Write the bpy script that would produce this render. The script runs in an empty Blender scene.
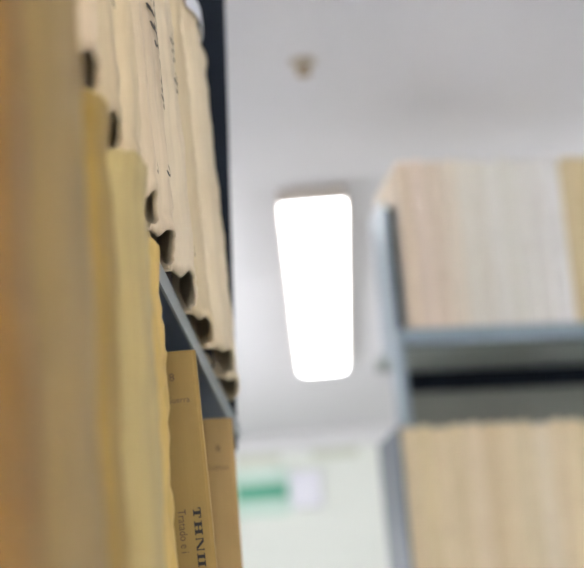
import bpy, bmesh, math, random
from mathutils import Vector, Matrix, noise
random.seed(7)
S = bpy.context.scene
COL = S.collection
CZ = 1.70                                   # eye height above the floor
PI = math.pi

# ------------------------------------------------------------------ materials
def lin(c):
    return tuple((v/255/12.92 if v/255 <= .04045 else ((v/255+.055)/1.055)**2.4) for v in c) + (1.0,)

def new_mat(name):
    m = bpy.data.materials.new(name); m.use_nodes = True
    nt = m.node_tree; b = nt.nodes['Principled BSDF']
    return m, nt, b

def paint(name, rgb, rough=.5, metallic=0.0, spec=.5, var=.06, scale=6.0, bump=0.0, bscale=300):
    m, nt, b = new_mat(name)
    tc = nt.nodes.new('ShaderNodeTexCoord')
    n = nt.nodes.new('ShaderNodeTexNoise'); n.inputs['Scale'].default_value = scale; n.inputs['Detail'].default_value = 4
    nt.links.new(tc.outputs['Object'], n.inputs['Vector'])
    r = nt.nodes.new('ShaderNodeValToRGB')
    c = lin(rgb)
    r.color_ramp.elements[0].position = .3; r.color_ramp.elements[1].position = .7
    r.color_ramp.elements[0].color = tuple(v*(1-var) for v in c[:3]) + (1,)
    r.color_ramp.elements[1].color = tuple(min(1, v*(1+var)) for v in c[:3]) + (1,)
    nt.links.new(n.outputs['Fac'], r.inputs['Fac'])
    nt.links.new(r.outputs['Color'], b.inputs['Base Color'])
    b.inputs['Roughness'].default_value = rough; b.inputs['Metallic'].default_value = metallic
    b.inputs['Specular IOR Level'].default_value = spec
    if bump:
        n2 = nt.nodes.new('ShaderNodeTexNoise'); n2.inputs['Scale'].default_value = bscale
        nt.links.new(tc.outputs['Object'], n2.inputs['Vector'])
        bp = nt.nodes.new('ShaderNodeBump'); bp.inputs['Strength'].default_value = bump; bp.inputs['Distance'].default_value = .001
        nt.links.new(n2.outputs['Fac'], bp.inputs['Height']); nt.links.new(bp.outputs['Normal'], b.inputs['Normal'])
    return m

def parchment(name, rgb, streak=.10, stain=.10, rough=.6, stain_rgb=(150, 115, 60)):
    """aged vellum / paper: mottled, long vertical streaks, small stains, fine grain"""
    m, nt, b = new_mat(name)
    L = nt.links.new
    tc = nt.nodes.new('ShaderNodeTexCoord')
    oi = nt.nodes.new('ShaderNodeObjectInfo')
    add = nt.nodes.new('ShaderNodeVectorMath'); add.operation = 'ADD'
    mulr = nt.nodes.new('ShaderNodeVectorMath'); mulr.operation = 'SCALE'; mulr.inputs['Scale'].default_value = 13.0
    cx = nt.nodes.new('ShaderNodeCombineXYZ')
    for i in ('X', 'Y', 'Z'): L(oi.outputs['Random'], cx.inputs[i])
    L(cx.outputs[0], mulr.inputs[0])
    L(tc.outputs['Object'], add.inputs[0]); L(mulr.outputs[0], add.inputs[1])
    mp = nt.nodes.new('ShaderNodeMapping'); mp.inputs['Scale'].default_value = (160, 160, 5)
    L(add.outputs[0], mp.inputs['Vector'])
    n1 = nt.nodes.new('ShaderNodeTexNoise'); n1.inputs['Scale'].default_value = 1.0; n1.inputs['Detail'].default_value = 5
    L(mp.outputs[0], n1.inputs['Vector'])
    n2 = nt.nodes.new('ShaderNodeTexNoise'); n2.inputs['Scale'].default_value = 28; n2.inputs['Detail'].default_value = 6
    L(add.outputs[0], n2.inputs['Vector'])
    c = lin(rgb); sc = lin(stain_rgb)
    r1 = nt.nodes.new('ShaderNodeValToRGB')
    r1.color_ramp.elements[0].position = .3; r1.color_ramp.elements[1].position = .7
    r1.color_ramp.elements[0].color = tuple(v*(1-streak) for v in c[:3]) + (1,)
    r1.color_ramp.elements[1].color = tuple(min(.95, v*(1+streak)) for v in c[:3]) + (1,)
    L(n1.outputs['Fac'], r1.inputs['Fac'])
    r2 = nt.nodes.new('ShaderNodeValToRGB')
    r2.color_ramp.elements[0].position = .5; r2.color_ramp.elements[1].position = .75
    r2.color_ramp.elements[0].color = (0, 0, 0, 1); r2.color_ramp.elements[1].color = (stain*3, stain*3, stain*3, 1)
    L(n2.outputs['Fac'], r2.inputs['Fac'])
    mx = nt.nodes.new('ShaderNodeMix'); mx.data_type = 'RGBA'
    L(r2.outputs['Color'], mx.inputs[0]); L(r1.outputs['Color'], mx.inputs[6]); mx.inputs[7].default_value = sc
    L(mx.outputs[2], b.inputs['Base Color'])
    b.inputs['Roughness'].default_value = rough
    b.inputs['Specular IOR Level'].default_value = .3
    bp = nt.nodes.new('ShaderNodeBump'); bp.inputs['Strength'].default_value = .35; bp.inputs['Distance'].default_value = .0012
    L(n1.outputs['Fac'], bp.inputs['Height']); L(bp.outputs['Normal'], b.inputs['Normal'])
    return m

def page_mat(name, rgb):
    m, nt, b = new_mat(name); L = nt.links.new
    tc = nt.nodes.new('ShaderNodeTexCoord')
    mp = nt.nodes.new('ShaderNodeMapping'); mp.inputs['Scale'].default_value = (6, 900, 6)
    L(tc.outputs['Object'], mp.inputs['Vector'])
    n = nt.nodes.new('ShaderNodeTexNoise'); n.inputs['Scale'].default_value = 1; n.inputs['Detail'].default_value = 3
    L(mp.outputs[0], n.inputs['Vector'])
    r = nt.nodes.new('ShaderNodeValToRGB'); c = lin(rgb)
    r.color_ramp.elements[0].color = tuple(v*.6 for v in c[:3]) + (1,); r.color_ramp.elements[1].color = c
    r.color_ramp.elements[0].position = .35; r.color_ramp.elements[1].position = .65
    L(n.outputs['Fac'], r.inputs['Fac']); L(r.outputs['Color'], b.inputs['Base Color'])
    b.inputs['Roughness'].default_value = .9
    return m

def emit(name, rgb, strength):
    m, nt, b = new_mat(name)
    b.inputs['Base Color'].default_value = (.9, .9, .9, 1)
    b.inputs['Emission Color'].default_value = lin(rgb); b.inputs['Emission Strength'].default_value = strength
    return m

M = {}
M['wall'] = paint('white wall paint', (226, 226, 226), .8, var=.015, scale=2, bump=.1)
M['green_wall'] = paint('pale green wall paint', (236, 240, 232), .8, var=.02, scale=2)
M['ceiling'] = paint('white ceiling paint', (212, 211, 214), .85, var=.015, scale=2, bump=.1)
M['floor'] = paint('grey vinyl floor', (188, 186, 180), .45, var=.08, scale=10)
M['slate'] = paint('slate blue shelf enamel', (61, 76, 97), .45, var=.05, scale=20)
M['navy'] = paint('dark navy enamel and painted shade', (16, 24, 34), .6, spec=.15, var=.08, scale=20)
M['shelf_edge'] = paint('grey blue shelf edge enamel', (134, 143, 143), .35, var=.04, scale=30)
M['steel_blue'] = paint('light blue grey shelf enamel', (140, 156, 166), .38, var=.04, scale=20)
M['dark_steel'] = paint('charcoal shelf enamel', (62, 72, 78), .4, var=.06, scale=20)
M['back_steel'] = paint('grey back panel enamel', (122, 124, 115), .5, var=.05)
M['deck'] = paint('grey shelf deck enamel', (150, 158, 155), .5, var=.05)
M['mid_steel'] = paint('blue grey shelf enamel', (88, 100, 112), .4, var=.04, scale=20)
M['bolt'] = paint('dull zinc', (120, 125, 128), .3, .9, var=.08, scale=80)
M['page'] = page_mat('aged page edges', (205, 186, 150))
M['page_dark'] = page_mat('grimy page edges', (120, 98, 68))
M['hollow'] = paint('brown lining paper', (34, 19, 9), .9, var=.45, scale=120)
M['ink'] = paint('iron gall ink', (52, 44, 38), .8, var=.2, scale=200)
M['print_ink'] = paint('black printing ink', (34, 28, 20), .7, var=.2, scale=200)
M['faint_ink'] = paint('faded printing ink', (92, 70, 44), .8, var=.2, scale=200)
M['label_paper'] = paint('white label paper', (214, 216, 222), .8, var=.03, scale=60)
M['lamp_body'] = paint('cream lamp housing', (196, 188, 178), .5, var=.03)
M['brass'] = paint('dull brass', (140, 112, 66), .4, .6, var=.12, scale=60)
M['escutcheon'] = paint('aged cream metal', (176, 166, 150), .5, var=.05, scale=60)
M['green_sign'] = paint('green sign plastic', (84, 176, 142), .4, var=.03)
M['pale_green'] = paint('pale green plate', (206, 229, 216), .5, var=.02)
M['white_plastic'] = paint('white plastic', (238, 238, 246), .4, var=.01)
M['olive'] = paint('pale olive card', (212, 216, 200), .8, var=.05, scale=12)

# ------------------------------------------------------------------ helpers
def link(name, bm, mat, parent=None, smooth=False, bevel=0):
    bmesh.ops.recalc_face_normals(bm, faces=bm.faces)
    me = bpy.data.meshes.new(name); bm.to_mesh(me); bm.free()
    me.materials.append(mat)
    if smooth:
        for p in me.polygons: p.use_smooth = True
    o = bpy.data.objects.new(name, me); COL.objects.link(o)
    if parent: o.parent = parent
    if bevel:
        b = o.modifiers.new('Bevel', 'BEVEL'); b.width = bevel; b.segments = 2; b.limit_method = 'ANGLE'
    return o

def box(bm, x0, x1, y0, y1, z0, z1):
    vs = [bm.verts.new((x, y, z)) for x in (x0, x1) for y in (y0, y1) for z in (z0, z1)]
    for f in ((0, 1, 3, 2), (4, 6, 7, 5), (0, 4, 5, 1), (2, 3, 7, 6), (0, 2, 6, 4), (1, 5, 7, 3)):
        bm.faces.new([vs[i] for i in f])
    return vs

def prism(bm, pts, axis, a, b):
    """extrude a 2-D outline along axis 0/1/2 between a and b"""
    def P(p, t):
        if axis == 0: return (t, p[0], p[1])
        if axis == 1: return (p[0], t, p[1])
        return (p[0], p[1], t)
    A = [bm.verts.new(P(p, a)) for p in pts]; B = [bm.verts.new(P(p, b)) for p in pts]
    bm.faces.new(A); bm.faces.new(B[::-1])
    for i in range(len(pts)):
        j = (i+1) % len(pts); bm.faces.new((A[i], A[j], B[j], B[i]))

def lathe(bm, prof, seg=24, z0=0, M_=None):
    rings = []
    for r, z in prof:
        rings.append([bm.verts.new(Vector((r*math.cos(2*PI*k/seg), r*math.sin(2*PI*k/seg), z))) for k in range(seg)])
    for a, b in zip(rings, rings[1:]):
        for k in range(seg):
            bm.faces.new((a[k], a[(k+1) % seg], b[(k+1) % seg], b[k]))
    bm.faces.new(rings[0]); bm.faces.new(rings[-1][::-1])
    if M_: bmesh.ops.transform(bm, matrix=M_, verts=bm.verts)

def empty(name, loc, label, cat, group=None, rot=(0, 0, 0)):
    o = bpy.data.objects.new(name, None); COL.objects.link(o)
    o.empty_display_size = .02
    o.location = loc; o.rotation_euler = rot
    o['label'] = label; o['category'] = cat
    if group: o['group'] = group
    return o

def tag(o, label, cat, group=None):
    o['label'] = label; o['category'] = cat
    if group: o['group'] = group

# ------------------------------------------------------------------ the room
def struct(name, x0, x1, y0, y1, z0, z1, mat):
    bm = bmesh.new(); box(bm, x0, x1, y0, y1, z0, z1)
    o = link(name, bm, mat); o['kind'] = 'structure'; return o
RX0, RX1, RY0, RY1, RH = -1.7, 2.3, -1.6, 5.5, CZ+1.05
struct('floor', RX0-.1, RX1+.1, RY0-.1, RY1+.1, -.1, 0, M['floor'])
struct('ceiling', RX0-.1, RX1+.1, RY0-.1, RY1+.1, RH, RH+.1, M['ceiling'])
struct('wall_left', RX0-.1, RX0, RY0, RY1, 0, RH, M['wall'])
struct('wall_right', RX1, RX1+.1, RY0, RY1, 0, RH, M['wall'])
struct('wall_back', RX0-.1, RX1+.1, RY0-.1, RY0, 0, RH, M['wall'])
struct('wall_far', RX0-.1, RX1+.1, RY1, RY1+.1, 0, RH, M['green_wall'])
struct('trim_1', RX0, RX1, RY1-.02, RY1, RH-.055, RH, M['wall'])

# ------------------------------------------------------------------ ceiling lamps
def lamp(loc, rz, length, w, label, drop=0.0, down=2.35, upward=0):
    loc = (loc[0], loc[1], loc[2]-drop)
    t = empty('ceiling_lamp', loc, label, 'lamp', rot=(0, 0, rz))
    t['group'] = 'ceiling lamps'
    bm = bmesh.new(); box(bm, -w/2-.005, w/2+.005, -length/2, length/2, -.020, 0)
    for sx in (-1, 1): box(bm, min(sx*(w/2+.0015), sx*(w/2+.005)), max(sx*(w/2+.0015), sx*(w/2+.005)), -length/2, length/2, -.031, -.020)
    link('housing', bm, M['lamp_body'], t, bevel=.003)
    bm = bmesh.new(); rr = .026; pts = []
    for cx_, cy_, a0 in ((1, 1, 0), (-1, 1, 90), (-1, -1, 180), (1, -1, 270)):
        for k in range(7):
            a = math.radians(a0 + 15*k)
            pts.append((cx_*(w/2-rr) + rr*math.cos(a), cy_*(length/2-.004-rr) + rr*math.sin(a)))
    prism(bm, pts, 2, -.036, -.0205)
    link('diffuser', bm, emit('lit opal diffuser', (250, 251, 255), down), t, bevel=.004)
    for s in (-1, 1):
        bm = bmesh.new()
        pts2 = [(-w/2-.006, 0), (-w/2-.006, -.027), (-w/2+.002, -.031), (w/2-.002, -.031), (w/2+.006, -.027), (w/2+.006, 0)]
        prism(bm, pts2, 1, s*(length/2+.004), s*(length/2-.003))
        link('end_cap', bm, M['lamp_body'], t, bevel=.002)
    if drop:                                     # added lamps only: hung on rods, with a glowing top to brighten the ceiling
        bm = bmesh.new(); box(bm, -w/2+.01, w/2-.01, -length/2+.03, length/2-.03, .0005, .014)
        link('added_uplight', bm, emit('added uplight glow', (250, 251, 255), upward), t, bevel=.003)
        for s in (-1, 1):
            bm = bmesh.new(); lathe(bm, [(.004, .0), (.004, drop)], 12, 0, Matrix.Translation((0, s*length*.35, 0)))
            link('rod', bm, M['lamp_body'], t, True)
    return t
LAMPDIR = math.atan2(.047, 1.52)
lamp((-.0965, 3.755, RH), LAMPDIR, 1.43, .119, 'long lit opal ceiling lamp in the aisle beyond the left bookshelf')
# added lamps, unseen, to brighten the room: over both aisles and behind the viewer
lamp((1.45, 3.6, RH), LAMPDIR, 1.62, .128, 'added unseen fill lamp over the aisle right of the right bookshelf', .70, 3.4, 4.5)
lamp((-1.0, 3.9, RH), LAMPDIR, 1.53, .128, 'added unseen fill lamp hung behind the left bookshelf', .60, 2.5, 4.5)
lamp((-.17, -.72, RH), LAMPDIR, 1.53, .128, 'added unseen fill lamp behind the viewer in the left aisle', .30, 10.0, 35)

# ------------------------------------------------------------------ sprinkler
t = empty('ceiling_sprinkler', (-.056, 2.44, RH), 'small brass sprinkler head on the white ceiling before the lit lamp', 'sprinkler')
bm = bmesh.new(); lathe(bm, [(.021, 0), (.0205, -.004), (.014, -.008), (.007, -.009)]); link('escutcheon', bm, M['escutcheon'], t, True)
bm = bmesh.new(); lathe(bm, [(.008, -.007), (.008, -.010), (.005, -.011), (.005, -.013)]); link('body', bm, M['brass'], t, True)
for s in (-1, 1):
    bm = bmesh.new()
    prism(bm, [(s*.003, -.012), (s*.009, -.014), (s*.009, -.018), (s*.002, -.021), (s*.001, -.019), (s*.007, -.017), (s*.007, -.015), (s*.003, -.014)], 1, -.0012, .0012)
    link('yoke_arm', bm, M['brass'], t)
bm = bmesh.new(); lathe(bm, [(.002, -.020), (.012, -.021), (.012, -.022), (.002, -.023)]); link('deflector', bm, M['brass'], t, True)

# ------------------------------------------------------------------ signs on the far wall
t = empty('wall_sign', (-.375, RY1, CZ+.868), 'green sign strip on a pale green plate high on the far wall', 'sign')
bm = bmesh.new(); box(bm, -.095, .085, -.008, 0, -.075, .075); link('plate', bm, M['pale_green'], t, bevel=.002)
bm = bmesh.new(); box(bm, -.09, .080, -.011, -.007, -.022, .026); link('green_strip', bm, M['green_sign'], t)
t = empty('emergency_light', (-.232, RY1+.001, CZ+.865), 'white box-shaped emergency light on the far wall right of green sign', 'light')
bm = bmesh.new(); box(bm, -.052, .052, -.05, 0, -.06, .06); link('casing', bm, M['white_plastic'], t, bevel=.012)
bm = bmesh.new(); box(bm, -.04, .04, -.056, -.049, -.045, .045); link('cover', bm, M['white_plastic'], t, bevel=.006)
for nm, x, lab in (('wall_notice', -.385, 'pale olive notice on the far wall above the green sign'),
                   ('wall_notice', -.13, 'pale olive notice on the far wall right of the white emergency light')):
    bm = bmesh.new(); box(bm, x-.075, x+.075, RY1-.004, RY1-.0005, CZ+.965, CZ+1.0)
    tag(link(nm, bm, M['olive']), lab, 'notice')

# ------------------------------------------------------------------ books
def hump(s, half, depth, p=2.0):
    return -depth*abs(s/half)**p

def make_book(name, loc, th, h, d, cover, label, group, rz=0, bulge=.010, hollow=True, shear=0.0, wear=.0006,
              pages=None, seed=0, tilt=0.0, shell=.0022, head=0.0, power=2.2, inset=.008, notch=0.0):
    """stands on its base: spine apex at local x = 0 facing +x, thickness along y, up along z"""
    t = empty(name, loc, label, 'book', group, rot=(0, tilt, rz))
    half = th/2
    # spine: a bowed shell, slightly uneven, open at head and tail
    bm = bmesh.new(); NS, NZ = 20, max(10, int(h/.006))
    back = -bulge-.006
    def outer(i, k):
        s = -half + th*i/NS; z = h*k/NZ
        x = hump(s, half, bulge, power)
        q = Vector((s*60+seed*9.1, z*34, seed*3.3))
        x += wear*noise.noise(q)*1.6 + wear*.9*noise.noise(q*4.2)
        edge = min(z, h-z)
        if wear > .002: x += .0030*max(0, noise.noise(Vector((s*90, z*330, 7.7)))-.12)*math.exp(-((z-.214)/.03)**2)
        x += .0012*math.exp(-edge/.004) - .0010*math.exp(-((edge-.012)/.006)**2)
        zz = z
        if hollow and k == 0: x -= .0012
        if notch and z < .024: zz += notch*(1-z/.024)*math.exp(-(abs(s+half*.05)/(half*.50))**4)
        if hollow and k == 1: x += .0004
        if k == 0: zz += max(0, .0016*noise.noise(Vector((s*170, seed, 1)))) + .0025*abs(s/half)**4
        if k == NZ: zz += .0018*noise.noise(Vector((s*170, seed, 5))) - .004*abs(s/half)**4 + head*(1-abs(s/half)**2)
        return Vector((x+shear*zz, s, zz))
    O = [[bm.verts.new(outer(i, k)) for i in range(NS+1)] for k in range(NZ+1)]
    I = []
    for k in range(NZ+1):
        row = []
        for i in range(NS+1):
            v = O[k][i].co.copy(); v.x += .0012 if hollow and k == 0 else 0; s = v.y
            f = .85 if hollow else (1-shell/half*.9)
            xi = v.x - shell if not hollow else v.x - hump(s, half, bulge, power) + hump(s*f, half, bulge, power) - shell - .0016*abs(s/half)**2
            row.append(bm.verts.new((xi, s*f, v.z)))
        I.append(row)
    for k in range(NZ):
        for i in range(NS):
            bm.faces.new((O[k][i], O[k][i+1], O[k+1][i+1], O[k+1][i]))
            bm.faces.new((I[k][i+1], I[k][i], I[k+1][i], I[k+1][i+1]))
        for i in (0, NS):
            bm.faces.new((O[k][i], O[k+1][i], I[k+1][i], I[k][i]))
    for i in range(NS):
        bm.faces.new((O[0][i+1], O[0][i], I[0][i], I[0][i+1])); bm.faces.new((O[NZ][i], O[NZ][i+1], I[NZ][i+1], I[NZ][i]))
    link('spine', bm, cover, t, True)
    # boards
    for sgn in (-1, 1):
        bm = bmesh.new()
        ya, yb = sgn*half, sgn*(half-.0022)
        xs0 = -d; xs1 = -bulge+.0015
        vs = box(bm, xs0, xs1, min(ya, yb), max(ya, yb), .0005, h-.003)
        for v in vs: v.co.x += shear*v.co.z
        link('cover_board', bm, cover, t, bevel=.0006)
    # page block
    bm = bmesh.new()
    n = 8; pf = -inset if hollow else -.0035
    pts = [(-d+.004, -half+.0025), ]
    for i in range(n+1):
        s = (-half+.0025) + (th-.005)*i/n
        pts.append((min(pf, -shell-.001) + hump(s, half, bulge*.9, power), s))
    pts.append((-d+.004, half-.0025))
    prism(bm, pts, 2, .0035 if hollow else .001, h-.006)
    for v in bm.verts: v.co.x += shear*v.co.z
    link('page_block', bm, pages or M['page'], t)
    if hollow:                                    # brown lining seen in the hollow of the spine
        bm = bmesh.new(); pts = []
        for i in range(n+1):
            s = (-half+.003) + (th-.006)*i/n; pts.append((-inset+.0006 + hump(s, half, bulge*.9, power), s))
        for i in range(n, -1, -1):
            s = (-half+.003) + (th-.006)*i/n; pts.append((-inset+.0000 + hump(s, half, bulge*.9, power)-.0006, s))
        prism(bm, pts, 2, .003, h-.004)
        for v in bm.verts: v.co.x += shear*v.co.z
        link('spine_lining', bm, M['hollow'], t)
    return t

def ribbon(bm, pts, w, thick=.00025):
    """pen stroke in the y-z plane, facing +x; pts (x, y, z)"""
    P = [Vector(p) for p in pts]; L = []; Rr = []
    for i, p in enumerate(P):
        d = (P[min(i+1, len(P)-1)] - P[max(i-1, 0)]); n = Vector((0, -d.z, d.y))
        n = n.normalized() if n.length > 1e-9 else Vector((0, 1, 0))
        ww = w*(.6+.5*abs(math.sin(i*1.3)))
        L.append(bm.verts.new(p+n*ww/2)); Rr.append(bm.verts.new(p-n*ww/2))
    for i in range(len(P)-1): bm.faces.new((L[i], L[i+1], Rr[i+1], Rr[i]))

def script_line(bm, surf, y, z0, z1, size, seed, w=.0011):
    """a line of old handwriting running down the spine (loops and stems)"""
    rnd = random.Random(seed); z = z0
    while z > z1:
        n = min(rnd.randint(3, 6), max(1, int((z-z1)/(size*.5))))
        wlen = n*size*.55
        pts = []
        for k in range(n*8+1):
            a = k/8*2*PI
            amp = size*(.32 + (.35 if (k//8 + seed) % 3 == 0 else 0))
            yy = y + amp*math.sin(a) ; zz = z - wlen*k/(n*8) + size*.18*math.cos(a)
            pts.append((surf(yy, zz)+.0004, yy, zz))
        ribbon(bm, pts, w); z -= wlen + size*.7

# ---- upper shelf of the left unit: parchment volumes, from the nearest to the farthest
ZB = CZ+.24
cols = [(198, 178, 142), (204, 183, 150), (196, 176, 140), (200, 181, 145), (208, 189, 157), (206, 187, 156), (210, 193, 162), (198, 179, 142), (208, 192, 160), (204, 187, 154)]
bounds = [.480, .523, .579, .636, .681, .733, .800, .884, .966, 1.043, 1.118]
heights = [.262, .258, .262, .255, .26, .256, .258, .254, .237, .236]
wlab = ['cream parchment book nearest the viewer on the upper left shelf',
        'cream parchment book second nearest on the upper left shelf',
        'cream parchment book third nearest on upper left shelf, faint ink marks low on spine',
        'narrow parchment book fourth nearest on the upper left shelf',
        'parchment book on the upper left shelf just nearer than the two with written spines',
        'parchment book with one long bold line of handwriting down its spine',
        'pale parchment book with a second finer handwritten line down its spine',
        'plain darker cream parchment book just beyond the handwritten spines',
        'tall parchment book with a white paper label at the top of its spine',
        'shorter parchment book at the far end against the dark shelf bracket']
XU = -.0843
upper = []
for i in range(10):
    y0, y1 = bounds[i], bounds[i+1]
    mat = parchment('vellum', cols[i], .07, .05)
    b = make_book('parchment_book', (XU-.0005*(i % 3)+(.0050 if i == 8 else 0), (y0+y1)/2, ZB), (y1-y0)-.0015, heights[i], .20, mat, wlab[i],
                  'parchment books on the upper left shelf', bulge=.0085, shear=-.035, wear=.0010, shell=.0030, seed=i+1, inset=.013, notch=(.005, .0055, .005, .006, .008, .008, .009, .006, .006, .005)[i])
    upper.append(b)

def spine_surf(th, bulge, shear, power=2.2):
    return lambda y, z: hump(y, th/2, bulge, power) + shear*z + .0006
def letters_on(i, lines):
    th = bounds[i+1]-bounds[i]-.0015
    sf = spine_surf(th, .0085, -.035)
    for (y, za, zb, size, seed, w) in lines:
        bm = bmesh.new(); script_line(bm, sf, y, za, zb, size, seed, w)
        link('spine_handwriting', bm, M['ink'], upper[i])
letters_on(2, [(.002, .057, .050, .008, 3, .0010)])
letters_on(4, [(.002, .022, .016, .008, 4, .0010)])
letters_on(5, [(-.004, .162, .098, .015, 2, .0013), (-.0015, .165, .115, .013, 13, .0012), (.0035, .150, .100, .010, 17, .0010), (.002, .090, .074, .008, 4, .0016), (-.009, .152, .118, .012, 5, .0016), (.008, .120, .090, .008, 11, .0012), (-.004, .040, .036, .008, 9, .0012)])
letters_on(6, [(-.004, .143, .108, .010, 6, .0015), (.004, .025, .020, .009, 8, .0012)])
# white label round the head of the ninth book
th = bounds[9]-bounds[8]-.0015; bm = bmesh.new()
N = 10; prev = None
for i in range(N+1):
    s = -th/2*.86 + th*.86*i/N
    x0 = hump(s, th/2, .0085, 2.2) + .0022
    a = bm.verts.new((x0-0.035*.2235, s, .2235)); b_ = bm.verts.new((x0-.035*.2355, s, .2355))
    if prev: bm.faces.new((prev[0], a, b_, prev[1]))
    prev = (a, b_)
lb = link('paper_label', bm, M['label_paper'], upper[8]); lb['label'] = 'white paper label'
so = lb.modifiers.new('Solidify', 'SOLIDIFY'); so.thickness = .0004

# ---- lower shelf of the left unit: big old volumes standing proud of the shelf edge
ZL = CZ-.055
low = [  # (y0, y1, apex x, height, colour, name label)
    (.300, .368, -.0690, .280, (127, 93, 35), 'orange brown leather book nearest the viewer at the left edge', .9),
    (.370, .476, -.0715, .281, (139, 115, 68), 'large tan parchment book second from the left edge, tallest in view', 1.0),
    (.480, .548, -.0778, .264, (147, 119, 52), 'yellow parchment book with rounded head right of the large tan one', 1.0),
    (.552, .622, -.0757, .270, (168, 149, 96), 'pale parchment book behind the yellow one on lower left shelf', 1.0),
    (.640, .738, -.0858, .272, (196, 164, 85), 'yellowish frayed book directly left of the brown printed booklets', 1.0)]
for i, (y0, y1, xa, h, c, lab, _) in enumerate(low):
    mat = parchment('old vellum', c, .10, .03, stain_rgb=(150, 110, 50))
    make_book('old_book', (xa, (y0+y1)/2, ZL), y1-y0-.001, h, .21, mat, lab, 'large old books on the lower left shelf',
              bulge=.014, wear=.0022 if i == 4 else .0009, seed=20+i, hollow=False, head=.003, power=2.4)

# ---- two brown booklets, spines towards the viewer
def text_obj(body, size, mat, parent, loc, name, rot, shear=0.0, sx=1.0):
    cu = bpy.data.curves.new(name, 'FONT'); cu.body = body; cu.size = size; cu.align_x = 'LEFT'; cu.align_y = 'CENTER'
    cu.shear = shear; cu.extrude = .00008; cu.resolution_u = 4
    tmp = bpy.data.objects.new(name, cu); COL.objects.link(tmp)
    bpy.context.view_layer.update()
    me = bpy.data.meshes.new_from_object(tmp.evaluated_get(bpy.context.evaluated_depsgraph_get()))
    bpy.data.objects.remove(tmp); bpy.data.curves.remove(cu)
    me.materials.clear(); me.materials.append(mat)
    for v in me.vertices: v.co.x *= sx
    o = bpy.data.objects.new(name, me); COL.objects.link(o); o.parent = parent; o.location = loc; o.rotation_euler = rot
    return o

def booklet(loc, th, h, d, mat, label, rz, tilt):
    t = empty('printed_booklet', loc, label, 'book', 'brown printed booklets on the lower left shelf')
    # local: spine faces -y, thickness along x, up z
    t.rotation_euler = (0, tilt, rz)
    bm = bmesh.new(); half = th/2
    pts = [(-half, d), (-half, .0025), (-half+.0008, .0008), (-half+.0025, .0), (half-.0025, 0), (half-.0008, .0008), (half, .0025), (half, d),
           (half-.0007, d), (half-.0007, .0028), (half-.0025, .0007), (-half+.0025, .0007), (-half+.0007, .0028), (-half+.0007, d)]
    prism(bm, pts, 2, 0, h)
    bmesh.ops.triangulate(bm, faces=[f for f in bm.faces if len(f.verts) > 4])
    link('paper_cover', bm, mat, t)
    bm = bmesh.new(); box(bm, -half+.0008, half-.0008, .0008, d-.001, .001, h-.0012); link('page_block', bm, M['page'], t)
    return t
kraft = parchment('brown kraft paper', (144, 117, 59), .05, .04, stain_rgb=(140, 100, 50))
kraft2 = parchment('light brown kraft paper', (153, 125, 74), .05, .04, stain_rgb=(140, 100, 50))
FACE = (PI/2, 0, 0); DOWN = (PI/2, PI/2, 0)
b1 = booklet((-.0915, .85, ZL), .0290, .2665, .125, kraft, 'taller brown booklet with printed title beside the frayed yellowish book', math.radians(9), -math.radians(2.2))
text_obj('8', .0058, M['faint_ink'], b1, (-.0008, -.0002, .2525), 'volume_number', FACE)
text_obj('Guerra', .0044, M['faint_ink'], b1, (-.0035, -.0002, .2405), 'author_line', FACE, sx=.95)
# bold roman capitals with hairlines and slab stems, running down the spine
bm = bmesh.new(); CAP, ST, HL = .0039, .0017, .0005
def bar(u0, v0, u1, v1):                       # u: along the title (down), v: letter height (towards +x)
    box(bm, .0047+v0, .0047+v1, -.0003, .0001, .1847-u1, .1847-u0)
def stem(u, w): bar(u-w/2, 0, u+w/2, CAP); bar(u-w*.95, 0, u+w*.95, HL); bar(u-w*.95, CAP-HL, u+w*.95, CAP)
stem(.0026, ST); bar(0, CAP-HL, .0052, CAP); bar(0, CAP-.0014, HL, CAP); bar(.0052-HL, CAP-.0014, .0052, CAP)      # T
stem(.0084, ST); stem(.0122, ST); bar(.0084, CAP/2-HL/2, .0122, CAP/2+HL/2)                                      # H
stem(.0158, HL); stem(.0212, HL)                                                                               # N
prism(bm, [(.0047+CAP, .1847-.0156), (.0047+CAP, .1847-.0174), (.0047, .1847-.0214), (.0047, .1847-.0198)], 1, -.0003, .0001)
stem(.0246, ST)                                                                                                # I
stem(.0282, ST)
link('title_lettering', bm, M['print_ink'], b1)
text_obj('Tratado e i', .0058, M['faint_ink'], b1, (-.0012, -.0002, .1845), 'subtitle_lettering', DOWN, sx=.85)
b2 = booklet((-.0945, 1.02, ZL), .0200, .2645, .10, kraft2, 'shorter looking brown booklet at right, nearest the bright aisle', math.radians(10), 0)
text_obj('8', .0060, M['faint_ink'], b2, (-.0020, -.0002, .2455), 'volume_number', FACE)
text_obj('Lisboa', .0046, M['faint_ink'], b2, (-.0072, -.0002, .234), 'author_line', FACE, sx=1.05)

# ------------------------------------------------------------------ left shelving unit
YA, YB = .20, 1.20
t = empty('steel_bookshelf', (-.095, YA, 0), 'dark slate steel bookshelf running down the left side, full of old books', 'bookshelf', 'steel bookshelves')
def board_left(z, x_front, name='shelf_board', mat=M['slate'], edge=M['shelf_edge']):
    bm = bmesh.new(); box(bm, -.26, x_front-.0015, .0, YB-YA, z-.010, z)
    o = link(name, bm, mat, t)
    bm = bmesh.new(); box(bm, x_front-.0015, x_front, .0, YB-YA, z-.0115, z); e = link('front_lip', bm, edge, o)
    return o
board_left(ZB, 0.0)
board_left(ZL, .034)
board_left(CZ+.66, -.010)
board_left(CZ-.42, .034); board_left(CZ-.80, .034); board_left(CZ-1.18, .034)
bm = bmesh.new(); box(bm, -.262, .034, 0, YB-YA, .0, .10); link('plinth', bm, M['slate'], t)
bm = bmesh.new(); box(bm, -.266, -.262, 0, YB-YA, .0, CZ+.80); link('back_panel', bm, M['slate'], t)
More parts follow.
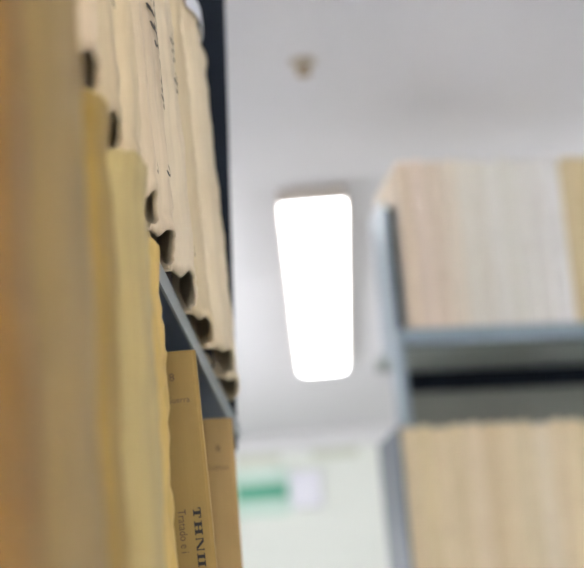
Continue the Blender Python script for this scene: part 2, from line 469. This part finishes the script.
for y in (0-.03, YB-YA+.004):
    bm = bmesh.new(); box(bm, -.30, -.262, y, y+.026, 0, CZ+.84); link('upright_post', bm, M['navy'], t)
def bracket(y, z0, z1, xa, xb, name, mat):
    bm = bmesh.new(); prism(bm, [(-.262, z0), (xa, z0), (xb, z1), (-.262, z1)], 1, y, y+.003)
    return link(name, bm, mat, t, bevel=.001)
far = bracket(YB-YA, CZ+.222, CZ+.76, -.003, .019, 'end_bracket', M['navy'])
bracket(YB-YA, 0, CZ+.218, -.02, -.02, 'end_bracket', M['slate'])
bracket(-.003, 0, CZ+.218, .02, .02, 'end_bracket', M['slate']); bracket(-.003, CZ+.222, CZ+.76, -.002, .02, 'end_bracket', M['navy'])
for x, z in ((-.010, CZ+.448), (-.010, CZ+.36)):
    bm = bmesh.new(); lathe(bm, [(.0042, 0), (.0042, .001), (.0025, .0022), (.0008, .0024)], 16, 0, Matrix.Translation((x, YB-YA-.0001, z)) @ Matrix.Rotation(PI/2, 4, 'X'))
    link('bolt', bm, M['bolt'], far, True)

# ------------------------------------------------------------------ right shelving unit
TH = math.radians(12)
P0 = Vector((.053, 2.60, 0))
t = empty('steel_bookshelf', P0, 'grey blue steel bookshelf at right facing the viewer with two rows of books', 'bookshelf', 'steel bookshelves', rot=(0, 0, TH))
UL, UD = .92, .205
def rb(name, x0, x1, y0, y1, z0, z1, mat, bevel=0, parent=None):
    bm = bmesh.new(); box(bm, x0, x1, y0, y1, z0, z1); return link(name, bm, mat, parent or t, bevel=bevel)
ZR, ZR2 = CZ+.650, CZ+.215
for z, x0, yf in ((ZR, 0, 0), (ZR2, -.012, -.002), (CZ-.22, -.012, -.002), (CZ-.62, -.012, -.002), (CZ-1.02, -.012, -.002)):
    o = rb('shelf_board', x0+.002, UL, yf+.002, UD, z-.022, z, M['deck'])
    rb('front_lip', x0+.002, UL, yf, yf+.002, z-.025, z, M['steel_blue'], parent=o)
    rb('shaded_return_lip', x0+.002, UL, yf+.002, yf+.016, z-.025, z-.0222, M['navy'], parent=o)  # navy colour paints in the shade under the front lip
rb('plinth', -.012, UL, .0, UD, 0, .09, M['dark_steel'])
rb('back_panel', .06, UL, UD+.012, UD+.016, 0, CZ+.64, M['back_steel'])
rb('dark_gap_strip', .05, UL, UD+.0005, UD+.010, CZ+.594, CZ+.640, M['navy'])  # dark strip painted in for the shaded gap behind the shelf board
for x in (-.002, UL):
    bm = bmesh.new(); prism(bm, [(.0, ZR-.025), (.11, ZR-.025), (.11, CZ+.872), (.004, CZ+.866)], 0, x, x+.002)
    link('end_bracket', bm, M['steel_blue'], t)
rb('dark_front_strip', 0, .0125, .0, .012, ZR, CZ+.852, M['dark_steel'], .001)  # dark strip along the bracket's front edge
rb('end_bracket', -.002, .010, .002, .06, CZ+.50, ZR-.025, M['steel_blue'], .001)
rb('end_bracket', -.0165, -.012, -.004, .15, .0, CZ+.496, M['mid_steel'], .002)
rb('end_bracket', UL+.002, UL+.02, -.004, .05, .0, CZ+.496, M['steel_blue'], .002)
for x in (.065, UL-.03):
    rb('upright_post', x, x+.035, UD+.016, UD+.05, 0, CZ+.64, M['dark_steel'])

u = Vector((math.cos(TH), math.sin(TH), 0)); n = Vector((math.sin(TH), -math.cos(TH), 0))
RZ = math.atan2(n.y, n.x)
def right_row(z, x0, widths, hs, colours, where, grp, nm, out, leans):
    x = x0
    k = 0
    for w, h, c, ln in zip(widths, hs, colours, leans):
        mat = parchment('pale vellum', c, .06, .04)
        pos = P0 + u*(x+w/2) + n*out[k % len(out)]; pos.z = z
        lab = where[k]
        b = make_book(nm, pos, w-.0012, h, .165, mat, lab, grp, rz=RZ, bulge=.006, hollow=False, wear=.0006, seed=60+k+int(z*100), shear=0, power=2.0)
        x += w; k += 1
ords = ['leftmost', 'second from left', 'third from left', 'fourth from left', 'fifth from left', 'sixth from left', 'seventh from left', 'eighth from left',
        'ninth from left', 'tenth from left', 'eleventh from left', 'twelfth from left', 'thirteenth from left', 'fourteenth from left']
rnd = random.Random(3)
w1 = [.025, .024, .028, .025, .022, .024, .025, .022, .027, .024, .030, .042, .030]
n1 = len(w1)
c1 = [(228, 210, 186), (230, 213, 195), (226, 210, 190), (230, 219, 201), (230, 225, 212), (226, 221, 208), (230, 227, 218), (226, 223, 212), (230, 227, 218), (228, 225, 218), (231, 229, 225), (212, 194, 154), (212, 194, 154)]
tone1 = ['cream', 'cream', 'cream', 'cream', 'off white', 'off white', 'off white', 'off white', 'off white', 'off white', 'off white', 'tan', 'tan']
right_row(ZR, .020, w1, [.280+rnd.uniform(-.004, .003) for _ in w1], c1,
          ['%s parchment book, %s in the upper row of the right bookshelf' % (tone1[i], ords[i]) for i in range(n1)],
          'books in the upper row of the right bookshelf', 'parchment_book', [.006, .008, .005, .007], [0]*n1)
w2 = [.024, .027, .023, .030, .025, .028, .022, .034, .026, .024, .030, .026, .028]
c2 = [(224, 206, 170), (220, 202, 163), (224, 206, 172), (220, 202, 166), (226, 208, 177), (217, 197, 161), (224, 206, 172), (220, 204, 170), (224, 210, 183), (220, 202, 168), (226, 208, 172), (215, 197, 159), (222, 204, 168)]
right_row(ZR2, -.0105, w2, [.279+rnd.uniform(-.004, .003) for _ in w2], c2,
          ['tan parchment book, %s in the lower row of the right bookshelf' % ords[i] for i in range(len(w2))],
          'books in the lower row of the right bookshelf', 'parchment_book', [.000, .002, -.001, .001], [0]*len(w2))

# ------------------------------------------------------------------ world, camera, view
w = bpy.data.worlds.new('World'); S.world = w; w.use_nodes = True
w.node_tree.nodes['Background'].inputs[0].default_value = (.8, .85, 1, 1); w.node_tree.nodes['Background'].inputs[1].default_value = .05
cam = bpy.data.cameras.new('Camera'); co = bpy.data.objects.new('Camera', cam); COL.objects.link(co)
r = Vector((0.9950771, 0.0627520, -0.0767052)); up = Vector((0.0908800, -0.2690985, 0.9588153)); bk = Vector((0.0395263, -0.9610662, -0.2734767))
co.matrix_world = Matrix(((r.x, up.x, bk.x, 0), (r.y, up.y, bk.y, 0), (r.z, up.z, bk.z, CZ), (0, 0, 0, 1)))
cam.sensor_fit = 'HORIZONTAL'; cam.sensor_width = 36; cam.lens = 1700/584*36
cam.clip_start = .02
cam.dof.use_dof = True; cam.dof.focus_distance = .80; cam.dof.aperture_fstop = 10.3
S.camera = co
S.view_settings.view_transform = 'Standard'; S.view_settings.look = 'None'; S.view_settings.gamma = 1; S.view_settings.exposure = 2.62
S.view_settings.use_curve_mapping = False
S.cycles.use_denoising = True
S.cycles.max_bounces = 12; S.cycles.diffuse_bounces = 8
